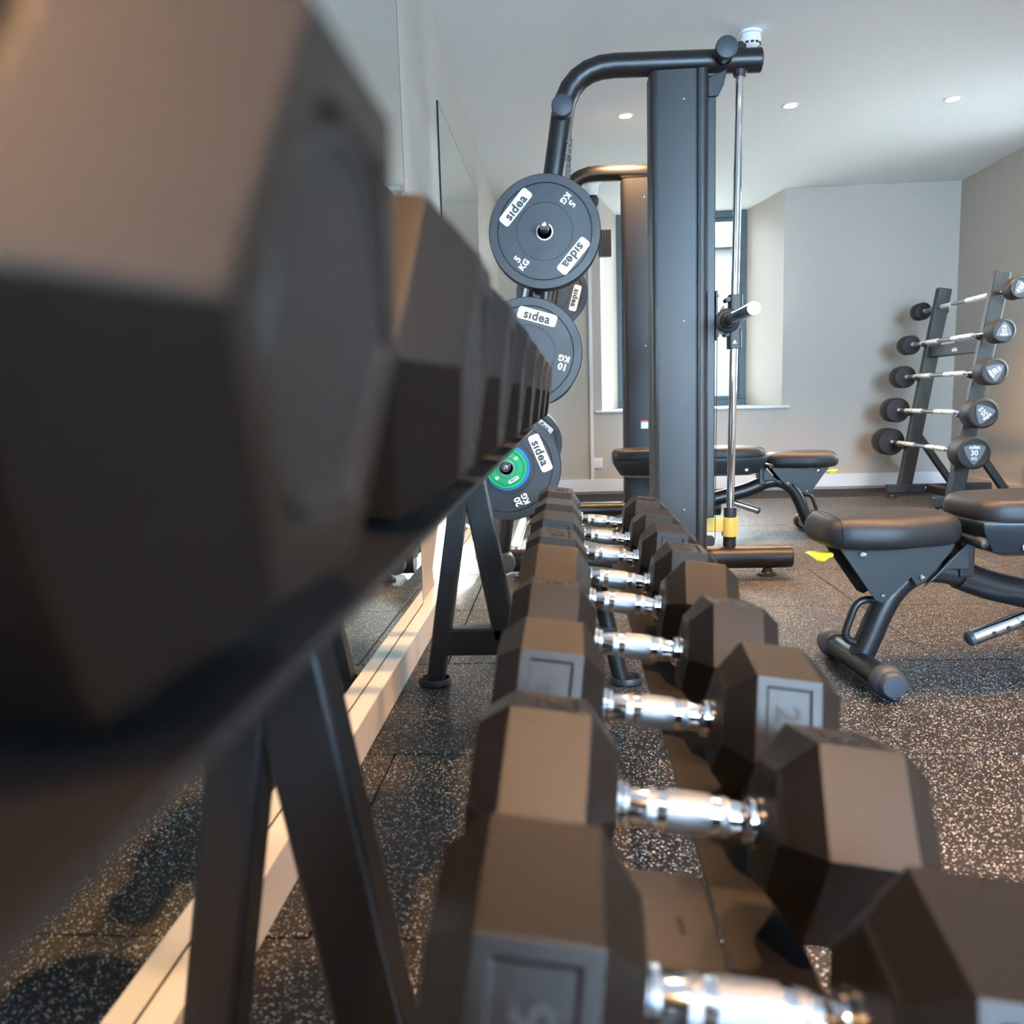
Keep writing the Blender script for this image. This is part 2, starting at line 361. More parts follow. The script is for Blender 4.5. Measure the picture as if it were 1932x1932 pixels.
obj('bracket', lathe(bmesh.new(), [(0, 0.07), (-0.03, 0.068), (-0.045, 0.05), (-0.12, 0.045)], n=28), BOXW, t, smooth=True)
obj('dome', sph(bmesh.new(), (0, 0, -0.155), 0.05, 1, 1, 1.15), BLKPL, t, smooth=True)
t = thing('wall_socket', 'white square blank switch plate low on the back wall beside the white conduit', 'switch', (0.272, YB, 0.24))
obj('plate', B(-0.04, 0.04, -0.010, 0, -0.045, 0.045), BOXW, t, bevel=0.004, seg=3)
obj('rocker', prism(bmesh.new(), rrect(0.05, 0.055, 0.01), 'Y', -0.0125, -0.010), BOXW, t)
t = thing('wall_socket', 'white double socket on the back wall seen under the far bench', 'switch', (1.19, YB - 0.016, 0.25))
obj('plate', B(-0.07, 0.07, 0.006, 0.016, -0.045, 0.045), BOXW, t, bevel=0.003)

# ------------------------------------------------------------------ hex dumbbells
def hexring(x, r, ph):
    return [(x, -r * math.cos(math.radians(ph + 30 + 60 * i)), r * math.sin(math.radians(ph + 30 + 60 * i))) for i in range(6)]
def dumbbell(name, label, xc, y, z, tilt, ph, R, L, group, num, lab_facet, half=0.064, ek=0.76, ch=0.026):
    t = thing(name, label, 'dumbbell', (xc, y, z), group=group); t.rotation_euler = (0, tilt, 0)
    ends = (half, half + 0.006, half + 0.030, L - ch, L)
    for s in (1, -1):
        rings = [hexring(s * x, r, ph) for x, r in ((ends[0], R * 0.30), (ends[0] + 0.002, R * 0.62), (ends[1], R * 0.66), (ends[2], R), (ends[3], R), (ends[4], R * ek), (ends[4], R * (ek - 0.16)), (ends[4] - 0.003, R * (ek - 0.18)))]
        if s < 0: rings = rings[::-1]
        bm = loft(bmesh.new(), rings)
        # recessed label panel on one flat of the hexagon
        bm.faces.ensure_lookup_table(); bm.normal_update()
        mid = s * (ends[2] + ends[3]) / 2; fa = ph + 60 * lab_facet
        nrm = Vector((0, -math.cos(math.radians(fa)), math.sin(math.radians(fa))))
        cand = [f for f in bm.faces if abs(f.calc_center_median().x - mid) < 0.01 and f.calc_center_median().yz.normalized().dot(nrm.yz) > 0.9]
        fpos = None
        if cand:
            f = cand[0]; c = f.calc_center_median().copy()
            bmesh.ops.inset_region(bm, faces=[f], thickness=0.016)
            bmesh.ops.inset_region(bm, faces=[f], thickness=0.0012)
            for v in f.verts: v.co -= nrm * 0.0022
            fpos = c - nrm * 0.0022
        h = obj('head', bm, RUB, t, bevel=0.0022, seg=2)
        if fpos is not None:
            up = Vector((s, 0, 0))
            letter(num, 0.036, RUBEND, h, facing(fpos + nrm * 0.0003, nrm, up), depth=0.0010, bold=0.0006, name='embossed_number')
        obj('end_disc', lathe(bmesh.new(), [(L - 0.003, R * (ek - 0.22)), (L - 0.001, R * (ek - 0.23)), (L - 0.001, R * (ek - 0.28)), (L - 0.002, R * (ek - 0.29)), (L - 0.002, 0.001)], axis=(s, 0, 0), n=28), RUBEND, h, smooth=True)
        obj('neck_ring', lathe(bmesh.new(), [(half - 0.0125, 0.0150), (half - 0.011, 0.0205), (half - 0.006, 0.0205), (half - 0.005, 0.0170), (half - 0.0045, 0.0225), (half + 0.0005, 0.0225), (half + 0.0012, 0.03)], axis=(s, 0, 0), n=32), CHROME, t, smooth=True)
    hh = half - 0.01
    rad = lambda x: 0.0138 + 0.0046 * (1 - (x / hh) ** 2)
    st = [-hh + 2 * hh * i / 24 for i in range(25)]
    g = obj('handle', lathe(bmesh.new(), [(x, rad(x)) for x in st], axis=(1, 0, 0), n=32), CHROME, t, smooth=True)
    for a, c in ((-0.019, 0.019), (-0.036, -0.028), (0.028, 0.036)):
        xs = [a + (c - a) * i / 6 for i in range(7)]
        obj('knurled_band', lathe(bmesh.new(), [(x, rad(x) + 0.0005) for x in xs], axis=(1, 0, 0), n=32), KNURL, g, smooth=True)
    return t
TILT = math.radians(7.5); TT = math.tan(TILT)
Ys = [.453, .693, .93, 1.186, 1.448, 1.640, 1.899, 2.158, 2.450]
PH = [20, 43, 24, 37, 50, 29, 25, 28, 28]
LF = [0, 1, 0, 1, 1, 1, 0, 2, 1]
NUM = ['26', '24', '24', '22', '20', '18', '16', '14', '12']
ordn = ['nearest', 'second', 'third', 'fourth', 'fifth', 'sixth', 'seventh', 'eighth', 'farthest']
desc = ['its handle cut by the bottom edge', 'with a recessed panel on its top flat', 'with a bluish recessed panel', 'tilted so a thin top flat shows', 'with one flat turned squarely to the camera', 'with a plain olive-lit top', 'with a recessed panel below its top edge', 'just before the last one', 'with a panel on top']
for k, (y, ph) in enumerate(zip(Ys, PH)):
    zc = 0.425 - (0.10 - 0.037) * TT - 0.002
    dumbbell('hex_dumbbell', '%s black hex dumbbell, lower tier, %s' % (ordn[k], desc[k]), 0.100, y, zc, TILT, ph, 0.0945, 0.190, 'hex dumbbells on the lower rack tier', NUM[k], LF[k])
UY = [.225, .545, .80, 1.08, 1.38, 1.71, 2.03, 2.36]
uo = ['huge, blurred, filling the left of the picture', 'blurred, right behind the huge one at the left edge', 'third from the camera', 'fourth from the camera', 'fifth from the camera', 'sixth from the camera', 'second to last at the far end', 'last at the far end']
for k, y in enumerate(UY):
    dx = 0.010 * (y - 0.235)
    zc = 0.800 + (0.262 - 0.060) * TT
    dumbbell('hex_dumbbell', 'black hex dumbbell, upper tier, %s' % uo[k], -0.264 + dx, y, zc, TILT, 30, 0.110 if k < 2 else 0.106, 0.206, 'hex dumbbells on the upper rack tier', '30', 3, half=0.066, ek=0.70, ch=0.033)
dumbbell('hex_dumbbell', 'black hex dumbbell added unseen on the upper tier beside the camera to block light', -0.264, -0.06, 0.800 + 0.202 * TT, TILT, 30, 0.110, 0.206, 'hex dumbbells on the upper rack tier', '32', 3, half=0.066, ek=0.70, ch=0.033)  # unseen extra, keeps light off the lower faces of the nearest upper head
dumbbell('hex_dumbbell', 'black hex dumbbell added unseen on the lower tier beneath the camera to block light', 0.100, 0.21, 0.415, TILT, 28, 0.0945, 0.190, 'hex dumbbells on the lower rack tier', '28', 1)  # unseen extra, added to shadow the near end of the lower tier

# ------------------------------------------------------------------ dumbbell rack
rk = thing('dumbbell_rack', 'two-tier black steel dumbbell rack standing along the mirrored left wall', 'rack', (0, 0, 0))
RY0, RY1 = -0.42, 2.57
for name, xa, xb, ztop in (('rail', 0.128, 0.20, 0.3105), ('rail', -0.035, 0.025, 0.3300), ('shelf_rail', -0.155, -0.088, 0.7070), ('shelf_rail', -0.44, -0.38, 0.7440)):
    bm = bmesh.new(); s = TT
    zt = lambda x: ztop - (x - xa) * s
    prism(bm, [(xa, zt(xa)), (xb, zt(xb)), (xb, zt(xb) - 0.005), (xa, zt(xa) - 0.005)], 'Y', RY0, RY1)
    if name == 'rail': prism(bm, [(xb - 0.005, zt(xb) - 0.005), (xb, zt(xb) - 0.005), (xb, zt(xb) - 0.042), (xb - 0.005, zt(xb) - 0.042)], 'Y', RY0, RY1)
    obj(name, bm, COATED, rk, bevel=0.001, seg=1)
for yf in (0.69, 2.2):
    b0 = beam(bmesh.new(), (-0.262, yf, 0.675), (-0.372, yf, 0.012), 0.052, 0.050, side=(0, 1, 0)); obj('rear_leg', b0, COATED, rk, bevel=0.006)
    obj('diagonal_leg', beam(bmesh.new(), (-0.262, yf, 0.66), (-0.172, yf, 0.13), 0.050, 0.066, side=(0, 1, 0)), COATED, rk, bevel=0.006)
    obj('cross_member', B(-0.350, 0.125, yf - 0.025, yf + 0.025, 0.088, 0.164), COATED, rk, bevel=0.006)
    obj('front_leg', cyl(bmesh.new(), (0.075, yf, 0.305), (0.142, yf, 0.012), 0.0235), COATED, rk, smooth=True)
    obj('mounting_plate', prism(bmesh.new(), [(-0.035, 0.3236), (0.128, 0.3048), (0.128, 0.2988), (-0.035, 0.3176)], 'Y', yf - 0.085, yf + 0.085), COATED, rk, bevel=0.002)
    obj('mounting_plate', prism(bmesh.new(), [(-0.44, 0.7385), (-0.155, 0.7015), (-0.155, 0.6955), (-0.44, 0.7325)], 'Y', yf - 0.085, yf + 0.085), COATED, rk, bevel=0.002)
    for fx in (-0.374, 0.144):
        ft = obj('foot', lathe(bmesh.new(), [(0, 0.046), (0.004, 0.052), (0.016, 0.052), (0.020, 0.049), (0.016, 0.045), (0.009, 0.044), (0.009, 0.001)], n=32), BLKPL, rk, smooth=True)
        ft.location = (fx + (0.012 if fx > 0 else -0.002), yf, 0.0); ft.scale = (0.86, 0.72, 1.0)

# ------------------------------------------------------------------ smith machine
sm = thing('smith_machine', 'tall black guided barbell frame with curved top tubes and chrome guide rods', 'gym machine', (0, 0, 0))
def side_frame(yf, near):
    pts = [(0.805, yf, 2.092), (0.07, yf, 2.10), (-0.02, yf, 1.76), (-0.30, yf, 0.13)]
    pts = [(0.805, yf, 2.092), (0.045, yf, 2.105), (-0.015, yf, 1.72), (-0.300, yf, 0.10)]
    obj('curved_tube', tube(bmesh.new(), pts, 0.046, n=28, rr=0.24), COATED, sm, smooth=True)
    # column: rounded box section with a pressed rib along its right edge
    c = [(0.365, -0.030), (0.367, -0.044), (0.373, -0.055), (0.384, -0.062), (0.398, -0.065), (0.544, -0.065), (0.547, -0.058), (0.549, -0.058), (0.553, -0.067), (0.562, -0.071), (0.576, -0.071), (0.586, -0.066), (0.593, -0.056), (0.594, -0.044), (0.594, 0.065), (0.365, 0.065)]
    rings = []
    for z in (0.10, 2.052): rings.append([(x, yf + y, z) for x, y in c])
    obj('column', loft(bmesh.new(), rings), COLM, sm, smooth=True)
    obj('guide_channel', B(0.594, 0.628, yf - 0.035, yf + 0.035, 0.26, 1.97), COATG, sm, bevel=0.004)
    obj('top_bracket', prism(bmesh.new(), [(0.594, 2.02), (0.67, 2.05), (0.655, 1.99), (0.635, 1.95), (0.594, 1.95)], 'Y', yf - 0.05, yf - 0.035), COATG, sm, bevel=0.003)
    obj('base_tube', tube(bmesh.new(), [(-0.33, yf, 0.082), (0.955, yf, 0.082)], 0.049, n=28), COATED, sm, smooth=True)
    for fx in (0.86, -0.2):
        obj('levelling_foot', lathe(bmesh.new(), [(0, 0.040), (0.010, 0.040), (0.014, 0.026), (0.034, 0.016), (0.05, 0.016)], origin=(fx, yf, 0.0), n=28), BLKPL, sm, smooth=True)
    for zz in (1.94, 1.08, 0.30):
        obj('bolt', sph(bmesh.new(), (0.497, yf - 0.0655, zz), 0.0045, 1, 0.5, 1, n=10), STEEL, sm, smooth=True)
    r0, r1 = Vector((0.728, yf, 2.06)), Vector((0.698, yf, 0.10))
    P = lambda z: r0.lerp(r1, (2.06 - z) / 1.96)
    obj('guide_rod', cyl(bmesh.new(), P(2.06), P(0.13), 0.0165), CHROME, sm, smooth=True)
    obj('rod_collar', cyl(bmesh.new(), P(2.055), P(2.035), 0.030, 0.024), BLKPL, sm, smooth=True)
    obj('rod_collar', lathe(bmesh.new(), [(0, 0.024), (0.022, 0.022), (0.024, 0.016), (0.034, 0.010)], origin=P(2.13)), BLKPL, sm, smooth=True)
    obj('rod_collar', cyl(bmesh.new(), P(0.300), P(0.255), 0.027), BLKPL, sm, smooth=True)
    obj('rod_collar', cyl(bmesh.new(), P(0.20), P(0.125), 0.027), BLKPL, sm, smooth=True)
    st = obj('rubber_stop', cyl(bmesh.new(), P(0.257), P(0.175), 0.034), YEL, sm, smooth=True)
    obj('stop_arm', B(0.585, 0.675, yf - 0.012, yf - 0.004, 0.195, 0.255), YEL, sm, bevel=0.003)
    obj('pulley_cover', prism(bmesh.new(), [(0.592 + x * 0.6 + 0.012, 0.165 + z) for x, z in rrect(0.07, 0.044, 0.021, 6)], 'Y', yf - 0.068, yf - 0.045), BLKPL, sm, bevel=0.002)
    obj('cable', cyl(bmesh.new(), (0.634, yf - 0.05, 1.05), (0.628, yf - 0.05, 0.17), 0.0016, n=8), BLKPL, sm)
    # catch plate with pegs on the column edge
    obj('catch_plate', B(0.628, 0.636, yf - 0.05, yf - 0.02, 1.00, 1.20), COATG, sm, bevel=0.002)
    for z in (1.02, 1.18): obj('bolt', cyl(bmesh.new(), (0.636, yf - 0.035, z), (0.644, yf - 0.035, z), 0.006, n=12), STEEL, sm)
    # storage pegs for the plates
    for px, pz in PEGS:
        y0, y1 = (yf, yf - 0.30) if near else (yf, yf + 0.20)
        pg = obj('plate_peg', cyl(bmesh.new(), (px, y0 + (-0.03 if near else 0.03), pz), (px, y1, pz), 0.0185), BLKPL, sm, smooth=True)
        obj('bolt', lathe(bmesh.new(), [(0, 0.009), (0.004, 0.009), (0.005, 0.006), (0.002, 0.005), (0.002, 0.001)], origin=(px, y1, pz), axis=(0, -1 if near else 1, 0), n=16), STEEL, pg, smooth=True)
YF0, YF1 = 3.55, 5.16
PEGS = [(-0.062, 1.437), (-0.142, 0.973), (-0.236, 0.517)]
side_frame(YF0, True); side_frame(YF1, False)
for (x, z, r, e) in ((0.017, 1.93, 0.043, 0.105), (0.655, 2.106, 0.043, 0.12), (-0.262, 0.089, 0.043, 0.11)):
    c = obj('cross_tube', cyl(bmesh.new(), (x, YF0 - e + 0.012, z), (x, YF1 + 0.10, z), r - 0.003), COATED, sm, smooth=True)
    obj('end_cap', lathe(bmesh.new(), [(0, 0.001), (0.0005, r * 0.8), (0.003, r * 0.95), (0.008, r), (0.022, r)], origin=(x, YF0 - e, z), axis=(0, 1, 0), n=32), NAVY, c, smooth=True)
obj('end_cap', lathe(bmesh.new(), [(0, 0.046), (0.006, 0.045), (0.010, 0.038), (0.0105, 0.001)], origin=(0.803, YF0, 2.092), axis=(1, 0, 0)), BLKPL, sm, smooth=True)
obj('end_cap', lathe(bmesh.new(), [(0, 0.049), (0.006, 0.048), (0.010, 0.042), (0.0105, 0.001)], origin=(0.953, YF0, 0.082), axis=(1, 0, 0)), BLKPL, sm, smooth=True)
letter('TECH', 0.05, GRYP, sm, facing((0.040, YF0 - 0.040, 1.76), (0.75, -0.66, 0), (0.14, 0, 1)) @ Matrix.Rotation(-PI / 2, 4, 'Z'), bold=0.001)
# warning sticker on the far column
sk_ = obj('sticker', B(0.466, 0.510, YF1 - 0.0665, YF1 - 0.0655, 0.585, 0.635), BOXW, sm)
obj('sticker_band', B(0.466, 0.510, YF1 - 0.0672, YF1 - 0.0664, 0.625, 0.635), RED, sk_)
# sliding carriages (one on each rod) and the bar they carry
bar = thing('smith_bar', 'guided barbell with a polished sleeve end and black carriages riding on the chrome rods', 'barbell', (0, 0, 0))
for yf in (YF0, YF1):
    for z0, z1, xx in ((1.115, 1.185, 0.7155), (0.965, 1.045, 0.7125)):
        cb = obj('carriage', prism(bmesh.new(), [(xx + x, yf + y) for x, y in rrect(0.056, 0.060, 0.014)], 'Z', z0, z1), BLKPL, bar, bevel=0.002)
        obj('clamp_bolt', cyl(bmesh.new(), (xx - 0.034, yf - 0.035, z1 - 0.02), (xx - 0.034, yf + 0.035, z1 - 0.02), 0.010, n=16), BLKPL, cb, smooth=True)
    tri = obj('warning_triangle', prism(bmesh.new(), [(0.700, 0.985), (0.718, 0.985), (0.709, 1.001)], 'Y', yf - 0.0312, yf - 0.0305), YEL, bar)
    sgn = -1 if yf == YF0 else 1
    obj('hub', lathe(bmesh.new(), [(-0.02, 0.050), (0.025, 0.050), (0.03, 0.044), (0.032, 0.034), (0.05, 0.033), (0.055, 0.027)], origin=(0.676, yf + sgn * 0.03, 1.077), axis=(0, sgn, 0)), BLKPL, bar, smooth=True)
    obj('hub_block', B(0.655, 0.74, yf - 0.028, yf + 0.028, 1.04, 1.12), BLKPL, bar, bevel=0.004)
    sl = obj('sleeve', cyl(bmesh.new(), (0.676, yf + sgn * 0.08, 1.077), (0.676, yf + sgn * 0.52, 1.077), 0.0245), mat('dark_chrome', (0.30, 0.31, 0.33), 0.12, metal=1.0), bar, smooth=True)
    obj('sleeve_end', lathe(bmesh.new(), [(0, 0.0245), (0.002, 0.0235), (0.002, 0.006), (0.0005, 0.005), (0.0005, 0.001)], origin=(0.676, yf + sgn * 0.52, 1.077), axis=(0, sgn, 0)), mat('brushed_steel', (0.42, 0.43, 0.45), 0.38, metal=1.0), bar, smooth=True)
    obj('hook', prism(bmesh.new(), [(0.632, 1.03), (0.66, 1.02), (0.672, 1.05), (0.66, 1.14), (0.645, 1.12)], 'Y', yf - 0.05, yf - 0.042), COATG, bar, bevel=0.002)
obj('grip_bar', cyl(bmesh.new(), (0.676, YF0 + 0.02, 1.077), (0.676, YF1 - 0.02, 1.077), 0.014), BARST, bar, smooth=True)

# ------------------------------------------------------------------ weight plates
def sidea_logo(parent, cx, cz, ang, w, y, flip=False):
    """white rounded logo tablet with dark letters, on a face looking along -Y"""
    m = Matrix.Translation((cx, y, cz)) @ Matrix.Rotation(PI / 2, 4, 'X') @ Matrix.Rotation(ang, 4, 'Z')
    bm = prism(bmesh.new(), rrect(w, w * 0.30, w * 0.07), 'Z', 0, 0.0008)
    l = obj('logo_label', bm, WHT, parent); l.matrix_local = m
    letter('s\u0131dea', w * 0.31, DRK, l, Matrix.Translation((0, 0.0, 0.0010)), depth=0.0004, bold=w * 0.010, spacing=1.08)
def plate(name, label, x, z, y, R, th, rot, kg, col=None, group=None, words=True, size=1.0):
    t = thing(name, label, 'weight plate', (x, y, z), group=group or 'rubber weight plates on the machine pegs')
    m = col or BUMP
    g1, g2 = R * 0.84, R * 0.50
    prof = [(th, 0.026), (th, R * 0.985), (th - 0.006, R), (0.006, R), (0.0, R * 0.985), (0.0, g1 + 0.002), (0.004, g1), (0.004, g1 - 0.001), (0.0012, g1 - 0.003), (0.0012, g2 + 0.0015), (0.004, g2 + 0.0008), (0.004, g2 - 0.0008), (0.0016, g2 - 0.0015), (0.0016, 0.036), (0.0016, 0.026), (th, 0.026)]
    d = bmesh.new(); n = 72
    vr = [[d.verts.new((r * math.cos(2 * PI * i / n), a, r * math.sin(2 * PI * i / n))) for i in range(n)] for a, r in prof[:-1]]
    vr.append(vr[0])
    for a, b_ in zip(vr, vr[1:]):
        for i in range(n): d.faces.new((a[i], a[(i + 1) % n], b_[(i + 1) % n], b_[i]))
    disc = obj('disc', d, m, t, smooth=True)
    obj('hub_ring', lathe(bmesh.new(), [(0.002, 0.034), (-0.0005, 0.0335), (-0.0005, 0.0285), (0.002, 0.028)], axis=(0, 1, 0), n=40), STEEL, t, smooth=True)
    if words:
        a0 = math.radians(rot); rr = R * 0.67
        for k in (0, 1):
            a = a0 + PI / 2 + PI * k
            sidea_logo(disc, rr * math.cos(a), rr * math.sin(a), a0 + PI * k, R * 0.72, 0.0010)
            a = a0 + PI * k; ta = a0 + PI + PI * k
            mt = Matrix.Translation((rr * math.cos(a), 0.0008, rr * math.sin(a))) @ Matrix.Rotation(PI / 2, 4, 'X') @ Matrix.Rotation(ta, 4, 'Z')
            letter(kg, R * 0.17, WHT, disc, mt @ Matrix.Translation((0, R * 0.075, 0)), bold=R * 0.006)
            letter('KG', R * 0.15, WHT, disc, mt @ Matrix.Translation((0, -R * 0.075, 0)), bold=R * 0.006)
    return t
PR = 0.2195
(p5, p10, p20) = PEGS
dz = -0.0075   # plates hang on the pegs, hole larger than the peg
plate('weight_plate', 'black 5 kg bumper plate hanging topmost on the near side of the machine', p5[0], p5[1] + dz, 3.345, PR, 0.030, 49, '5')
plate('weight_plate', 'bumper plate behind the topmost 5 kg plate, only its thin rim showing', p5[0], p5[1] + dz - 0.002, 3.378, PR, 0.032, 49, '5', words=False)
plate('weight_plate', 'black 10 kg bumper plate hanging in the middle, half hidden by the upper dumbbells', p10[0], p10[1] + dz, 3.345, PR, 0.045, -17, '10')
plate('weight_plate', 'black 10 kg bumper plate hanging behind the front 10 kg plate', p10[0], p10[1] + dz - 0.001, 3.393, PR, 0.045, -17, '10', words=False)
plate('weight_plate', 'black 20 kg bumper plate hanging lowest on the near side of the machine', p20[0], p20[1] + dz, 3.345, PR, 0.080, -68, '20')
plate('weight_plate', 'small green rubber plate on the lowest peg in front of the 20 kg plate', p20[0], p20[1] + dz, 3.300, 0.083, 0.020, -150, '2', col=GREEN, words=False)
g = plate('weight_plate', 'small blue rubber plate between the green one and the 20 kg plate', p20[0], p20[1] + dz, 3.322, 0.094, 0.022, 0, '2', col=BLUE, words=False)
gp = [o for o in bpy.data.objects if o.name.startswith('weight_plate') and 'small green' in o.get('label', '')][0]
gd = gp.children[0]
for a, s, k in ((-35 + 5, 'L', 0), (45, 'W', 0), (225, 'W', 1)):
    rr = 0.055; aa = math.radians(a)
    if s == 'L': sidea_logo(gd, rr * math.cos(math.radians(-60)), rr * math.sin(math.radians(-60)), math.radians(-150), 0.045, 0.0008)
    else: letter('10', 0.018, WHT, gd, Matrix.Translation((rr * math.cos(aa), 0.0008, rr * math.sin(aa))) @ Matrix.Rotation(PI / 2, 4, 'X') @ Matrix.Rotation(math.radians(30 + 180 * k), 4, 'Z'), bold=0.0005)
plate('weight_plate', 'black bumper plate high on the machine far side, behind the two upper near plates', -0.060, 1.437 + dz, 5.215, PR, 0.045, -105, '15')
plate('weight_plate', 'black bumper plate at mid height on the far side, hidden by the near plates', -0.142, 0.973 + dz, 5.215, PR, 0.045, 20, '10')
plate('weight_plate', 'black bumper plate low on the far side of the machine with a sunlit rim', -0.236, 0.517 + dz, 5.215, PR, 0.060, -40, '20')
# ribbed black rubber block on a short arm of the far side frame
bm = bmesh.new(); box(bm, 0.225, 0.300, YF1 - 0.07, YF1 - 0.01, 1.615, 1.765)
for i in range(5): box(bm, 0.229 + i * 0.0145, 0.237 + i * 0.0145, YF1 - 0.074, YF1 - 0.07, 1.615, 1.765)
rb = obj('rubber_block', bm, BLKPL, sm, bevel=0.001)
obj('arm', cyl(bmesh.new(), (-0.02, YF1 - 0.04, 1.69), (0.226, YF1 - 0.04, 1.69), 0.014), COATED, rb, smooth=True)

# ------------------------------------------------------------------ benches
def pad(poly, z0, z1, r, bot=None):
    """upholstered cushion: outline with a rounded upper and lower edge, slightly crowned"""
    c = Vector((sum(p[0] for p in poly) / len(poly), sum(p[1] for p in poly) / len(poly)))
    P_ = [Vector(p) for p in fillet([(*p, 0) for p in poly] + [(*poly[0], 0), (*poly[1], 0)], r * 1.6, 4)[6:]] if False else None
    pts = []
    n = len(poly)
    for i in range(n):
        a, b_, e = Vector(poly[i - 1]), Vector(poly[i]), Vector(poly[(i + 1) % n])
        u, v = (a - b_), (e - b_); k = min(0.06, u.length * 0.45, v.length * 0.45)
        p, q = b_ + u.normalized() * k, b_ + v.normalized() * k
        for j in range(7):
            t_ = j / 6; pts.append(p * (1 - t_) ** 2 + b_ * 2 * t_ * (1 - t_) + q * t_ * t_)
    rings = []
    def ring(ins, z):
        out = []
        for p in pts:
            d = (c - p); out.append((p.x + d.x / max(d.length, 1e-6) * ins, p.y + d.y / max(d.length, 1e-6) * ins, z))
        return out
    for i in range(5):
        a = PI / 2 * i / 4; rings.append(ring(r * 0.7 * (1 - math.sin(a)), z0 + r * 0.7 * (1 - math.cos(a))))
    for i in range(1, 7):
        a = PI / 2 * i / 6; rings.append(ring(r * (1 - math.cos(a)), z1 - r + r * math.sin(a)))
    hi = rings[-1]
    for f, dz_ in ((0.7, 0.004), (0.35, 0.006)): rings.append([(c.x + (p[0] - c.x) * f, c.y + (p[1] - c.y) * f, p[2] + dz_) for p in hi])
    return loft(bmesh.new(), rings)
def bench(label, loc, rot):
    t = thing('weight_bench', label, 'bench', loc, rot, group='adjustable weight benches')
    obj('foot_tube', tube(bmesh.new(), [(0, -0.17, 0.043), (0, 0.17, 0.043)], 0.031), COATED, t, smooth=True)
    for s in (-1, 1):
        cp = obj('rubber_cap', lathe(bmesh.new(), [(0.140, 0.034), (0.150, 0.040), (0.165, 0.0425), (0.182, 0.040), (0.190, 0.035)], origin=(0, 0, 0.043), axis=(0, s, 0)), NAVY, t, smooth=True)
        obj('cap_face', lathe(bmesh.new(), [(0.188, 0.0335), (0.205, 0.0335), (0.211, 0.029), (0.213, 0.001)], origin=(0, 0, 0.043), axis=(0, s, 0)), NAVY, cp, smooth=True)
    obj('leg_tube', tube(bmesh.new(), [(0.006, 0, 0.055), (0.030, 0, 0.11), (0.055, 0, 0.175), (0.085, 0, 0.232), (0.125, 0, 0.272), (0.170, 0, 0.291), (0.225, 0, 0.289), (0.285, 0, 0.270)], 0.0335, n=24, rr=0.03), COATED, t, smooth=True)
    obj('spine_tube', tube(bmesh.new(), [(0.27, 0, 0.276), (0.35, 0, 0.243), (1.02, 0, 0.075)], 0.040, n=24, rr=0.05), COATED, t, smooth=True)
    obj('rear_foot_tube', tube(bmesh.new(), [(1.03, -0.24, 0.043), (1.03, 0.24, 0.043)], 0.031), COATED, t, smooth=True)
    for s in (-1, 1): obj('rubber_cap', lathe(bmesh.new(), [(0.22, 0.034), (0.235, 0.0425), (0.252, 0.040), (0.265, 0.034), (0.27, 0.001)], origin=(1.03, 0, 0.043), axis=(0, s, 0)), NAVY, t, smooth=True)
    obj('grab_handle', tube(bmesh.new(), [(0.075, 0, 0.208), (-0.005, 0, 0.218), (-0.045, 0, 0.105), (0.022, 0, 0.088)], 0.0105, n=14, rr=0.035), COATED, t, smooth=True)
    # seat bracket plates on both sides, with bolts
    pl = [(-0.075, 0.372), (0.236, 0.372), (0.226, 0.352), (0.158, 0.272), (0.135, 0.262), (0.120, 0.285), (0.062, 0.228), (0.045, 0.218), (0.025, 0.228)]
    for s in (-1, 1):
        y = s * 0.055
        pp = obj('seat_bracket', prism(bmesh.new(), [(x - 0.01, z) for x, z in pl], 'Y', y - 0.0025, y + 0.0025), COATG, t, bevel=0.0012, seg=1)
        for bx, bz, br in ((-0.022, 0.352, 0.0105), (0.035, 0.240, 0.006), (0.138, 0.285, 0.008), (0.02, 0.365, 0.005)):
            obj('bolt', lathe(bmesh.new(), [(0, br), (0.004, br), (0.006, br * 0.7), (0.003, br * 0.5), (0.003, 0.0005)], origin=(bx, y + s * 0.0025, bz), axis=(0, s, 0), n=14), STEEL, pp, smooth=True)
        gs = obj('gusset', prism(bmesh.new(), [(0.148, 0.255), (0.262, 0.372), (0.268, 0.372), (0.268, 0.300), (0.21, 0.302)], 'Y', s * 0.048 - 0.004, s * 0.048 + 0.004), COATG, t, bevel=0.002)
    obj('pivot_post', B(0.250, 0.290, -0.042, 0.042, 0.275, 0.385), COATED, t, bevel=0.006)
    obj('seat', pad([(-0.130, -0.110), (0.03, -0.150), (0.245, -0.085), (0.245, 0.085), (0.03, 0.150), (-0.130, 0.110)], 0.372, 0.454, 0.044), LEATH, t, smooth=True)
    obj('seat_seam', tube(bmesh.new(), [(-0.098, -0.113, 0.39), (-0.098, -0.120, 0.42), (-0.098, -0.100, 0.452), (-0.098, 0, 0.4585), (-0.098, 0.100, 0.452), (-0.098, 0.120, 0.42)], 0.0012, n=6, rr=0.02), BLKPL, t)
    lv = obj('adjust_lever', prism(bmesh.new(), [(-0.080, 0.350), (-0.080, 0.338), (-0.092, 0.336), (-0.105, 0.326), (-0.125, 0.330), (-0.150, 0.348), (-0.135, 0.352)], 'Y', -0.018, 0.018), YEL2, t, bevel=0.005, seg=3)
    # backrest with moulded shell
    bp = [(0.262, -0.115), (0.40, -0.150), (1.02, -0.150), (1.09, -0.11), (1.09, 0.11), (1.02, 0.150), (0.40, 0.150), (0.262, 0.115)]
    br_ = obj('backrest', pad(bp, 0.425, 0.490, 0.034), LEATH, t, smooth=True)
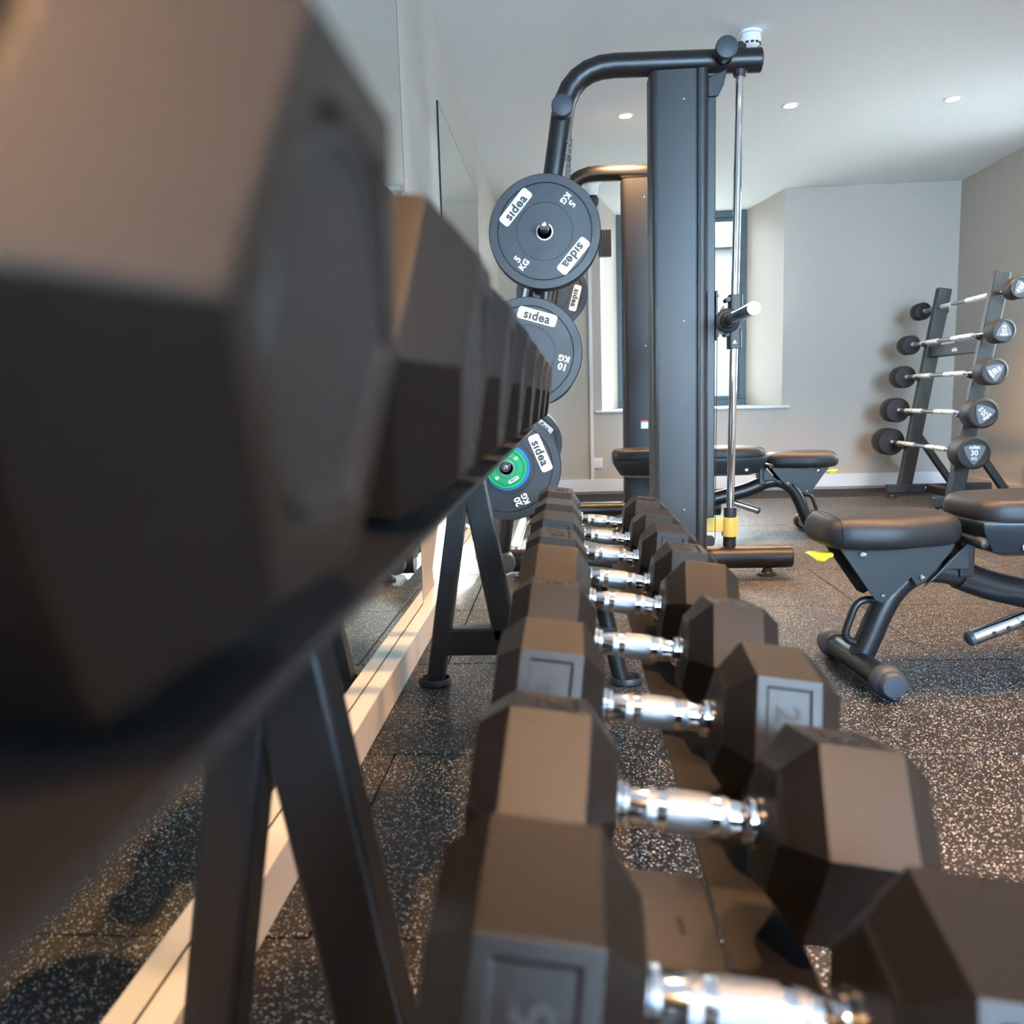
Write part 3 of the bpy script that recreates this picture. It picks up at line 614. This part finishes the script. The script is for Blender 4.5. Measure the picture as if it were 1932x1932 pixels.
    obj('backrest_shell', loft(bmesh.new(), [[(0.70 + (x - 0.70) * f, y * g, z) for x, y in bp] for f, g, z in ((0.80, 0.50, 0.335), (0.90, 0.80, 0.352), (0.985, 0.985, 0.405), (1.0, 1.01, 0.425), (1.0, 1.01, 0.434), (0.98, 0.98, 0.437))]), SHELL, t, bevel=0.006, seg=3)
    for s in (-1, 1):
        obj('bolt', lathe(bmesh.new(), [(0, 0.012), (0.004, 0.012), (0.006, 0.008), (0.002, 0.006), (0.002, 0.001)], origin=(0.375, s * 0.118, 0.368), axis=(0, s, 0), n=16), STEEL, br_, smooth=True)
    obj('hinge_pin', cyl(bmesh.new(), (0.250, -0.120, 0.385), (0.250, 0.120, 0.385), 0.013), COATED, t, smooth=True)
    for s in (-1, 1): obj('hinge_pin_cap', lathe(bmesh.new(), [(0.118, 0.015), (0.135, 0.015), (0.146, 0.010), (0.149, 0.001)], origin=(0.250, 0, 0.385), axis=(0, s, 0)), BLKPL, t, smooth=True)
    # chrome adjuster bar with holes, hanging under the spine
    a, c = Vector((0.265, -0.075, 0.118)), Vector((0.78, -0.075, 0.30))
    ad = obj('adjuster_tube', cyl(bmesh.new(), a, c, 0.0205, n=24), CHROME, t, smooth=True)
    dd = (c - a).normalized()
    obj('adjuster_cap', lathe(bmesh.new(), [(-0.010, 0.001), (-0.0095, 0.013), (-0.004, 0.020), (0.006, 0.0215)], origin=a, axis=dd), NAVY, ad, smooth=True)
    up = Vector((0, -1, 0)); up = (up - dd * up.dot(dd)).normalized()
    for k in range(6):
        q = a + dd * (0.055 + 0.040 * k); obj('pin_hole', cyl(bmesh.new(), q + up * 0.0200, q + up * 0.0210, 0.0062, n=14), BLKPL, ad)
    letter('85\u00b0', 0.013, DRK, ad, facing(a + dd * 0.125 + Vector((0, -0.0155, 0.0137)), (0, -0.75, 0.66), -dd), depth=0.0003)
    obj('support_arm', tube(bmesh.new(), [(0.55, 0, 0.20), (0.62, 0, 0.35)], 0.016), COATED, t, smooth=True)
    return t
bench('adjustable bench with black padded seat standing nearest, at the right edge', (0.792, 2.245, 0.0), math.radians(5))
bench('adjustable bench standing farther back behind the guide rod, its seat to the right', (1.355, 4.65, 0.0), math.radians(180))

# ------------------------------------------------------------------ barbell rack and barbells by the right wall
br = thing('barbell_rack', 'leaning grey steel rack holding five fixed barbells by the right wall', 'rack', (0, 0, 0))
for yp in (6.13, 5.36):
    obj('upright', beam(bmesh.new(), (2.455, yp, 0.08), (2.670 + 0.012, yp, 1.47), 0.055, 0.095, side=(0, 1, 0)), COATG, br, bevel=0.008)
    obj('foot_beam', B(2.33, 3.06, yp - 0.03, yp + 0.03, 0.030, 0.092), COATG, br, bevel=0.008)
    obj('brace', beam(bmesh.new(), (2.545, yp, 0.44), (2.80, yp, 0.08), 0.045, 0.045, side=(0, 1, 0)), COATG, br, bevel=0.006)
    for fx in (2.37, 3.02): obj('rubber_foot', lathe(bmesh.new(), [(0, 0.035), (0.012, 0.035), (0.032, 0.016)], origin=(fx, yp, 0)), BLKPL, br, smooth=True)
    obj('bolt', sph(bmesh.new(), (2.60, yp - 0.031, 0.065), 0.010, 1, 0.5, 1, n=10), STEEL, br, smooth=True)
obj('foot_cross_beam', B(2.60, 2.66, 5.39, 6.10, 0.035, 0.09), COATG, br, bevel=0.006)
cb = obj('cross_beam', B(2.585, 2.625, 5.385, 6.105, 0.99, 1.07), COATG, br, bevel=0.008)
letter('s\u0131dea', 0.036, WHT, cb, facing((2.5845, 5.72, 1.03), (-1, 0, 0), (0, 0, 1)), bold=0.002)
BH = [(2.66, 1.343, 0.064, '10'), (2.578, 1.100, 0.071, '15'), (2.538, 0.866, 0.081, '20'), (2.487, 0.622, 0.091, '25'), (2.442, 0.388, 0.1005, '30')]
rots = [-40, 180, 125, -140, 0]
wd = ['topmost', 'second from the top', 'middle', 'second from the bottom', 'lowest']
for i, (x, z, r, kg) in enumerate(BH):
    for yp in (6.13, 5.36):
        obj('hook', tube(bmesh.new(), [(x + 0.055, yp, z - 0.03), (x, yp, z - 0.028), (x - 0.035, yp, z - 0.012)], 0.013, n=12), BLKPL, br, smooth=True)
    t = thing('fixed_barbell', '%s of the fixed barbells on the leaning rack, marked %s kg' % (wd[i], kg), 'barbell', (x, 0, z), group='fixed barbells on the leaning rack')
    yl, yr = 6.50, 5.09; hl = 0.10 + 0.012 * i
    obj('bar', cyl(bmesh.new(), (0, yl - 0.05, 0), (0, yr + 0.05, 0), 0.0135), BARST, t, smooth=True)
    for a, c in ((5.46, 5.60), (5.62, 5.74), (5.95, 6.08), (6.10, 6.22)):
        obj('knurled_band', cyl(bmesh.new(), (0, a, 0), (0, c, 0), 0.0158), BANDST, t, smooth=True)
    for y, s in ((yl, 1), (yr, -1)):
        h = obj('head', lathe(bmesh.new(), [(-hl, 0.02), (-hl, r * 0.92), (-hl + 0.012, r), (-0.014, r), (-0.004, r * 0.96), (0, r * 0.88), (0, r * 0.80), (-0.004, r * 0.78), (-0.004, 0.001)], origin=(0, y, 0), axis=(0, s, 0), n=40), RUBEND, t, smooth=True)
        obj('collar', cyl(bmesh.new(), (0, y - s * hl, 0), (0, y - s * (hl + 0.03), 0), 0.020), STEEL, t, smooth=True)
        if s == -1:
            R3 = r * 0.74; tri = []
            for j in range(3):
                a0 = math.radians(90 + 120 * j); a1 = a0 + math.radians(120)
                p0 = Vector((math.cos(a0), math.sin(a0))) * R3; p1 = Vector((math.cos(a1), math.sin(a1))) * R3
                for q in range(6):
                    t_ = q / 6; pm = p0.lerp(p1, t_); tri.append(tuple(pm * (1 + 0.30 * math.sin(PI * t_))))
            bdg = obj('badge', prism(bmesh.new(), tri, 'Z', 0, 0.0015), GRYP, h)
            bdg.matrix_local = Matrix.Translation((0, y + 0.004 - 0.0005, 0)) @ Matrix.Rotation(PI / 2, 4, 'X') @ Matrix.Rotation(math.radians(rots[i] + 180), 4, 'Z')
            letter(kg, r * 0.44, WHT, bdg, Matrix.Translation((0, 0.0, 0.002)) @ Matrix.Rotation(PI, 4, 'Z'), bold=0.001)
            letter('KG', r * 0.24, WHT, bdg, Matrix.Translation((0, r * 0.34, 0.002)) @ Matrix.Rotation(PI, 4, 'Z'), bold=0.0006)
            letter('s\u0131dea', r * 0.30, WHT, bdg, Matrix.Translation((0, -r * 0.34, 0.002)) @ Matrix.Rotation(PI, 4, 'Z'), bold=0.0008)

# ------------------------------------------------------------------ outside
struct('ground', B(-45, 45, -40, 45, -1.2, -1.0), mat('paving', (0.16, 0.16, 0.15), 0.9, var=0.2, vscale=2))
bd = thing('stone_building', 'grey stone building with pointed arch windows seen through the back window', 'building', (0, 0, 0))
STONE = mat('grey_stone', (0.105, 0.11, 0.11), 0.9, var=0.15, vscale=3); DG = mat('dark_glass', (0.03, 0.04, 0.05), 0.2)
obj('wall', B(-6, 12, 17, 18, -1, 3.6), STONE, bd)
obj('roof', prism(bmesh.new(), [(16.7, 3.6), (18.5, 3.6), (18.5, 4.1)], 'X', -6.2, 12.2), mat('slate', (0.04, 0.05, 0.06), 0.7), bd)
for wx in (-2.2, 0.2, 2.35, 3.15, 5.2):
    w = obj('window', prism(bmesh.new(), [(wx - 0.32, 0.2), (wx + 0.32, 0.2), (wx + 0.32, 2.3), (wx + 0.2, 2.75), (wx, 2.95), (wx - 0.2, 2.75), (wx - 0.32, 2.3)], 'Y', 16.93, 17.0), mat('stone_surround', (0.20, 0.20, 0.19), 0.9), bd)
    obj('pane', prism(bmesh.new(), [(wx - 0.22, 0.35), (wx + 0.22, 0.35), (wx + 0.22, 2.2), (wx, 2.7), (wx - 0.22, 2.2)], 'Y', 16.90, 16.93), DG, w)
bm = bmesh.new()
for i in range(420):
    c = Vector((random.uniform(-4, 1.1), random.uniform(12.0, 13.4), random.uniform(-1.0, 0.95)))
    s = random.uniform(0.06, 0.16); q = Matrix.Rotation(random.random() * 6, 3, 'X') @ Matrix.Rotation(random.random() * 6, 3, 'Z')
    vs = [bm.verts.new(c + q @ Vector(p) * s) for p in ((-1, 0, 0), (0, -0.5, 0.1), (1, 0, 0), (0, 0.5, 0.1))]; bm.faces.new(vs)
hb = thing('hedge', 'green hedge outside the left part of the back window', 'hedge', (0, 0, 0))
h = obj('foliage', bm, mat('leaf_green', (0.05, 0.14, 0.02), 0.7, var=0.3, vscale=5), hb); h['kind'] = 'stuff'
